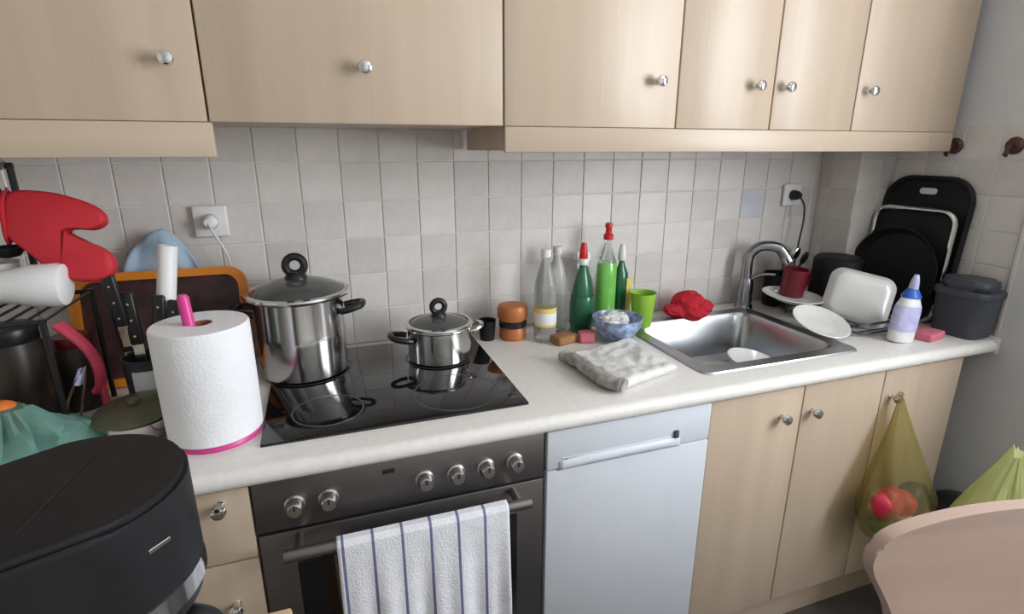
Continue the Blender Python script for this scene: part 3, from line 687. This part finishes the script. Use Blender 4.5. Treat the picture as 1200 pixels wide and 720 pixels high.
# dish rack to the right of the sink
t = thing('dish_rack', 'dark wire dish rack beside the sink under piled dishes', 'dish rack', (1.83, -.29, .90))
b = new()
for z in (.012, .042): tube(b, [(x, y, z) for x, y in rrect(.25, .34, .03, 4)], .004, 8, closed=True)
for i in range(7): y = -.15+.05*i; tube(b, [(-.125, y, .012), (.125, y, .012)], .0025, 8)
for x, y in ((-.123, -.12), (-.123, .12), (.123, -.12), (.123, .12), (-.123, 0), (.123, 0)): tube(b, [(x, y, 0), (x, y, .044)], .004, 8)
obj('wire_frame', b, greyplastic, t)
for i in range(5): obj('divider', tube(new(), spline([(.06, -.04+.04*i, .012), (.06, -.04+.04*i, .045), (.08, -.04+.04*i, .055), (.10, -.04+.04*i, .045), (.10, -.04+.04*i, .012)], 16), .0025, 8), greyplastic, t)
plate('white plate lying flat under the dark red mug', (1.665, -.225, .9645), (math.radians(4), math.radians(3), 0), .098)
plate('white plate tilted against the dish rack beside the sink bowl', (1.612, -.390, .930), (math.radians(20), math.radians(0), 0), .086)
t = thing('square_dish', 'white square dish with rounded corners leaning on the dish rack', 'dish', (1.79, -.375, 1.004), (math.radians(66), 0, math.radians(-40)))
b = new(); Mx = RZ(math.radians(-12))
rws = []
for w_, z_ in ((.10, 0), (.165, 0), (.180, .006), (.212, .030), (.216, .033), (.210, .034), (.174, .010), (.160, .006), (.09, .006)):
    rws.append([b.verts.new(Mx @ Vector((x*.90, y*.90, -z_))) for x, y in rrect(w_, w_*.92, w_*.20, 5)])
for A, B in zip(rws, rws[1:]):
    for i in range(len(A)): b.faces.new((A[i], A[(i+1) % len(A)], B[(i+1) % len(A)], B[i]))
b.faces.new(rws[0]); b.faces.new(rws[-1]); obj('dish_shell', b, ceramic, t, angle=50)
# dark dishes in the rack
t = thing('dark_pan', 'dark upturned saucepan at the back of the dish rack', 'pan', (1.860, -.215, .9435), (PI, 0, 0))
obj('pan_body', lathe(new(), [(0, -.160), (.065, -.160), (.075, -.150), (.079, 0), (.082, .001), (.076, .002), (.07, -.145), (0, -.150)], 40), blacksoft, t)
obj('handle', tube(new(), spline([(-.06, .05, -.02), (-.09, .075, -.03), (-.115, .10, -.055)], 10), .010, 10, flat=.6), black, t)
t = thing('mug', 'dark red mug standing on a plate between tap and dish rack', 'mug', (1.690, -.195, .9715), (math.radians(4), math.radians(3), 0))
obj('mug_body', lathe(new(), [(0, 0), (.034, 0), (.038, .004), (.040, .095), (.0415, .097), (.0375, .095), (.036, .008), (0, .006)], 36), darkred, t)
obj('handle', tube(new(), spline([(.039, 0, .078), (.062, 0, .074), (.066, 0, .045), (.039, 0, .022)], 20), .005, 8), darkred, t)
t = thing('cutlery_pot', 'dark cutlery pot behind the tap holding cutlery', 'pot', (1.750, -.070, .90))
obj('pot_body', lathe(new(), [(0, 0), (.040, 0), (.043, .004), (.047, .12), (.049, .122), (.044, .12), (.040, .008), (0, .006)], 32), blacksoft, t)
for k, (ax, ay, h, mt, hd) in enumerate(((8, 20, .215, steel, steel), (4, 8, .20, black, steel), (6, -3, .205, steel, steel), (3, 28, .20, black, black))):
    t = thing('cutlery_piece', ['steel spoon leaning out of the cutlery pot towards the chase', 'black-handled spoon upright in the cutlery pot', 'steel spoon leaning towards the tap in the cutlery pot', 'all-black spoon leaning furthest out of the cutlery pot'][k], 'spoon', (1.750+.014*(k-1.5), -.070, .912), (math.radians(ax), math.radians(ay), 0), group='spoons in the cutlery pot')
    obj('handle', tube(new(), [(0, 0, 0), (0, 0, h-.04)], .004, 8), mt, t)
    obj('spoon_bowl', blob(new(), .016, .005, .026, 0, 1, 0, 3, None, (0, 0, h-.02)), hd, t)

# detergent bottle, sponge, grey container, trays
t = thing('detergent_bottle', 'white detergent bottle with blue neck and lavender label by the sink', 'bottle', (1.800, -.515, .90), (0, math.radians(5), 0))
obj('bottle_body', lathe(new(), [(0, 0), (.036, 0), (.042, .005), (.043, .06), (.040, .11), (.026, .142), (.016, .155), (0, .156)], 36, sx=1, sy=.7), whitep, t)
obj('label', lathe(new(), [(.0433, .035), (.0438, .037), (.0425, .100), (.0405, .112), (.0400, .112)], 36, sx=1, sy=.7), lav, t)
obj('neck', lathe(new(), [(.030, .136), (.030, .142), (.019, .158), (.016, .163), (0, .163)], 28, sx=1, sy=.8), bluep, t)
obj('cap', lathe(new(), [(.012, .160), (.013, .162), (.011, .185), (.006, .205), (0, .206)], 24), lav, t)
t = tag(obj('sponge', box(new(), -.045, .045, -.030, .030, 0, .024, .006, 3), pinksp, None, (1.905, -.525, .90), (0, 0, .2)), 'pink sponge lying beside the detergent bottle', 'sponge')
t = thing('grey_container', 'slate grey lidded container at the end of the worktop', 'container', (2.046, -.530, .90), (0, 0, math.radians(2)))
b = new(); rws = []
for w_, h_, z_ in ((.092, .118, 0), (.104, .128, .006), (.114, .144, .125), (.116, .146, .129)): rws.append([b.verts.new((x, y, z_)) for x, y in rrect(w_, h_, .025, 5)])
for A, B in zip(rws, rws[1:]):
    for i in range(len(A)): b.faces.new((A[i], A[(i+1) % len(A)], B[(i+1) % len(A)], B[i]))
b.faces.new(rws[0]); b.faces.new(rws[-1]); obj('container_body', b, greyplastic, t)
obj('lid', prism(new(), rrect(.126, .156, .028, 6), .128, .148, 'z', .006, 3), greyplastic, t)
obj('lid_dome', prism(new(), rrect(.104, .13, .03, 6), .147, .180, 'z', .016, 4), greyplastic, t)
t = thing('black_tray', 'black plastic tray with handle slot leaning on the side wall', 'tray', (2.080, -.303, .9005), (0, math.radians(4.2), 0))
po = rrect(.292, .475, .085, 8, 0, .2375); b = new()
prism(b, po, 0, .010, 'x', .003, 2); obj('tray_panel', b, blacksoft, t)
b = new(); tube(b, [(.0, y, z) for y, z in rrect(.278, .46, .078, 8, 0, .2375)], .008, 10, closed=True); obj('raised_rim', b, blacksoft, t)
obj('handle_slot', prism(new(), rrect(.055, .020, .0095, 6, .0, .425), -.003, .001, 'x'), cream, t)
t = thing('steel_baking_tin', 'shallow dark baking tin with bright steel rim in front of the black tray', 'baking tin', (2.050, -.306, .9005), (0, math.radians(3), 0))
obj('tin_base', prism(new(), rrect(.27, .372, .05, 6, 0, .186), 0, .006, 'x', .002), blacksoft, t)
b = new(); tube(b, [(-.006, y, z) for y, z in rrect(.265, .362, .046, 6, 0, .186)], .008, 10, closed=True); obj('rolled_rim', b, steel, t)
t = thing('frying_pan', 'black frying pan leaning on edge at the end of the worktop', 'pan', (2.012, -.300, .9005), (0, math.radians(4), 0))
obj('pan_body', lathe(new(), [(0, 0), (.118, 0), (.125, .004), (.148, .034), (.151, .036), (.146, .036), (.128, .008), (0, .006)], 56, M=T(.02, 0, .158) @ RY(-PI/2)), blacksoft, t)

# brown hooks on the side wall
for y, lb in ((-.345, 'small dark brown wall hook right beside the wall cabinet end'), (-.510, 'small dark brown wall hook near the outer edge of the side wall tiles')):
    t = thing('wall_hook', lb, 'hook', (XR-.002, y, 1.470), group='hooks on the side wall')
    obj('hook_plate', lathe(new(), [(0, 0), (.024, 0), (.025, .005), (.018, .012), (0, .014)], 28, M=RY(-PI/2)), brownhook, t)
    obj('prong', tube(new(), spline([(-.010, 0, .0), (-.030, 0, -.004), (-.036, 0, -.020), (-.034, 0, -.028), (-.042, 0, -.022)], 16), .0055, 8), brownhook, t)

# ------------------------------------------------------------------ net bag on the cabinet knob, and its contents
t = thing('net_bag', 'sagging yellow net bag hanging from the base cabinet knob', 'bag', (KN[0]-.0, LF-.03, .35))
b = new(); V = []; segs, rws_ = 56, 34
for j in range(rws_+1):
    t_ = j/rws_; z = .430*(1-t_)
    r_ = .008+.112*min(1, t_/.72)**1.1 if t_ < .80 else .120*math.sqrt(max(.02, 1-((t_-.80)/.205)**2))
    row = []
    for i in range(segs):
        a = 2*PI*i/segs; fold = 1+.16*math.sin(a*7+2*nz((t_*2, 0, 0)))*(1-t_*.7)+.16*nz((math.cos(a)*1.5, math.sin(a)*1.5, t_*2), 1, 3)
        y = .62*r_*fold*math.sin(a)-.050*min(1, t_*1.5)
        row.append(b.verts.new((r_*fold*math.cos(a)*.98-.010*t_, min(y, .026), z)))
    V.append(row)
for A, B in zip(V, V[1:]):
    for i in range(segs): b.faces.new((A[i], A[(i+1) % segs], B[(i+1) % segs], B[i]))
b.faces.new(V[-1]); obj('bag_film', b, yelbag, t, angle=60)
obj('loop', tube(new(), spline([(-.004, .008, .420), (-.012, .006, .434), (0, .004, .444), (.012, .006, .434), (.004, .008, .420)], 20), .0035, 8), yelbag, t)
for k, (dx, dy, dz, rx, rz, mt, lb) in enumerate(((-.055, -.062, .140, .046, .042, bagred, 'wide red packet inside the hanging yellow bag'), (.042, -.064, .130, .046, .044, bagnavy, 'navy packet inside the hanging yellow bag'),
        (-.004, -.074, .135, .028, .034, bagred, 'slim red packet between the red and navy packets in the yellow bag'), (-.045, -.055, .068, .038, .030, baggreen, 'green packet at the bottom of the hanging yellow bag'),
        (.020, -.060, .058, .046, .032, bagnavy, 'black packet at the bottom of the hanging yellow bag'), (-.010, -.085, .090, .020, .020, bagcream, 'small cream packet inside the hanging yellow bag'))):
    tag(obj('packet', blob(new(), rx*1.08, .034, rz*1.15, .22, 8, k*3.1, 3), mt, None, (KN[0]+dx*1.0-.008, LF-.03+dy, .35+dz), angle=60), lb, 'packet')

# ------------------------------------------------------------------ chair, bags and bin at the right
t = thing('dining_chair', 'beech dining chair with a rounded solid backrest', 'chair', (1.246, -1.136, 0), (0, 0, math.radians(-11)))
half = [(.0, .520), (.110, .523), (.145, .550), (.160, .600), (.186, .665), (.228, .730), (.262, .780), (.271, .812), (.258, .838), (.220, .853), (.12, .860), (0, .862)]
hs = spline([(x, z, 0) for x, z in half], 60); hs = [(p_.x, p_.y) for p_ in hs]
ol = hs+[(-x, z) for x, z in reversed(hs[1:-1])]
b = new(); prism(b, ol, -.012, .012, 'y', .007, 3)
for v in b.verts: v.co.y += -.028*(1-(v.co.x/.27)**2)*-1+.10*(v.co.z-.86)*-.6
obj('backrest', b, chairm, t)
for s in (-1, 1):
    obj('back_post', tube(new(), spline([(s*.085, .030, .46), (s*.085, .045, .58), (s*.085, .038, .68)], 10), .015, 12), chairm, t)
    obj('rear_leg', tube(new(), [(s*.19, -.01, .44), (s*.20, .04, 0)], [.019, .014], 12), chairm, t)
    obj('front_leg', tube(new(), [(s*.185, -.37, .44), (s*.195, -.40, 0)], [.019, .014], 12), chairm, t)
obj('seat', prism(new(), rrect(.44, .43, .07, 6, 0, -.18), .435, .465, 'z', .008, 3), chairm, t)
b = crumple_bag(new(), .70, .12, .125, 7.0, .16, .16, 56, 34, (0, -.02))
tag(obj('shopping_bag', b, limebag, None, (1.83, -.83, .0005), angle=25), 'yellow-green plastic shopping bag standing between chair and side wall', 'bag')
b = crumple_bag(new(), .53, .11, .085, 11.0, .16, .3)
tag(obj('shopping_bag', b, whitep, None, (1.97, -1.005, .0005), angle=25), 'white plastic shopping bag beside the yellow-green bag', 'bag')
t = thing('waste_bin', 'small black waste bin by the end of the base cabinets', 'bin', (2.045, -.648, 0))
obj('bin_body', lathe(new(), [(0, 0), (.060, 0), (.064, .004), (.076, .335), (.079, .34), (.073, .338), (.060, .01), (0, .008)], 32), blacksoft, t)
obj('bin_lid', lathe(new(), [(.080, .336), (.081, .348), (.06, .365), (0, .372)], 32), black, t)

# ------------------------------------------------------------------ side table with the coffee machine
t = thing('side_table', 'light pine side table under the coffee machine', 'table', (-.28, -1.12, 0))
obj('tabletop', box(new(), -.36, .358, -.26, .258, .772, .80, .004, 2), tablew, t)
for sx in (-.32, .32):
    for sy in (-.22, .22): obj('leg', box(new(), sx-.02, sx+.02, sy-.02, sy+.02, 0, .773, .003), tablew, t)
t = thing('coffee_machine', 'black filter coffee machine with a chrome band on its side table', 'coffee machine', (-.088, -1.013, .80), (0, 0, math.radians(28)))
def stadium(r, back, n=20, rb=None):
    rb = rb or r*.82; out = []
    for i in range(n+1): a = -PI/2+PI*i/n; out.append((r*math.cos(a), r*math.sin(a)))
    for (sx, sy, a0) in ((-1, 1, 90), (-1, -1, 180)):
        for i in range(6): a = math.radians(a0+90*i/5); out.append((-back+.03+.03*math.cos(a), sy*(rb-.03)+.03*math.sin(a)))
    return out
obj('base_plate', prism(new(), stadium(.098, .20), 0, .035, 'z', .008, 3), blacksoft, t)
obj('warming_plate', lathe(new(), [(0, .034), (.07, .034), (.072, .038), (.066, .040), (0, .040)], 36), steel, t)
obj('tank_tower', prism(new(), [(-.10, -.075), (-.10, .075), (-.17, .075), (-.195, .05), (-.195, -.05), (-.17, -.075)], .03, .25, 'z', .004), blacksoft, t)
obj('brew_head', prism(new(), stadium(.105, .20), .238, .338, 'z', .005, 3), blacksoft, t)
obj('chrome_band', prism(new(), stadium(.1062, .2015), .216, .239, 'z', .003, 2), chrome, t)
obj('lower_collar', prism(new(), stadium(.100, .198), .198, .217, 'z', .003), black, t)
ld = obj('lid', prism(new(), stadium(.101, .195), .337, .345, 'z', .004, 3), blacksoft, t)
obj('lid_seam', box(new(), -.0008, .0008, -.072, .062, .3445, .3456, M=RZ(math.radians(-35))), black, ld, smooth=False)
obj('badge', box(new(), .0, .022, -.1056, -.1046, .296, .3005, .0004, 1, M=RZ(math.radians(22))), chrome, t)
t = thing('coffee_carafe', 'glass coffee carafe with black handle under the brew head', 'carafe', (-.082, -1.010, .8405), (0, 0, math.radians(-18)))
obj('carafe_glass', lathe(new(), [(0, 0), (.058, 0), (.066, .008), (.070, .05), (.060, .10), (.050, .118), (.048, .118), (.058, .098), (.067, .05), (.062, .010), (0, .004)], 40), brownglass, t)
obj('carafe_lid', lathe(new(), [(.052, .115), (.054, .118), (.054, .138), (.045, .150), (0, .152)], 36), black, t)
obj('handle', tube(new(), spline([(.045, 0, .135), (.085, 0, .142), (.112, 0, .130), (.114, 0, .09), (.100, 0, .045), (.068, 0, .035)], 30), .012, 12, flat=.8), black, t)
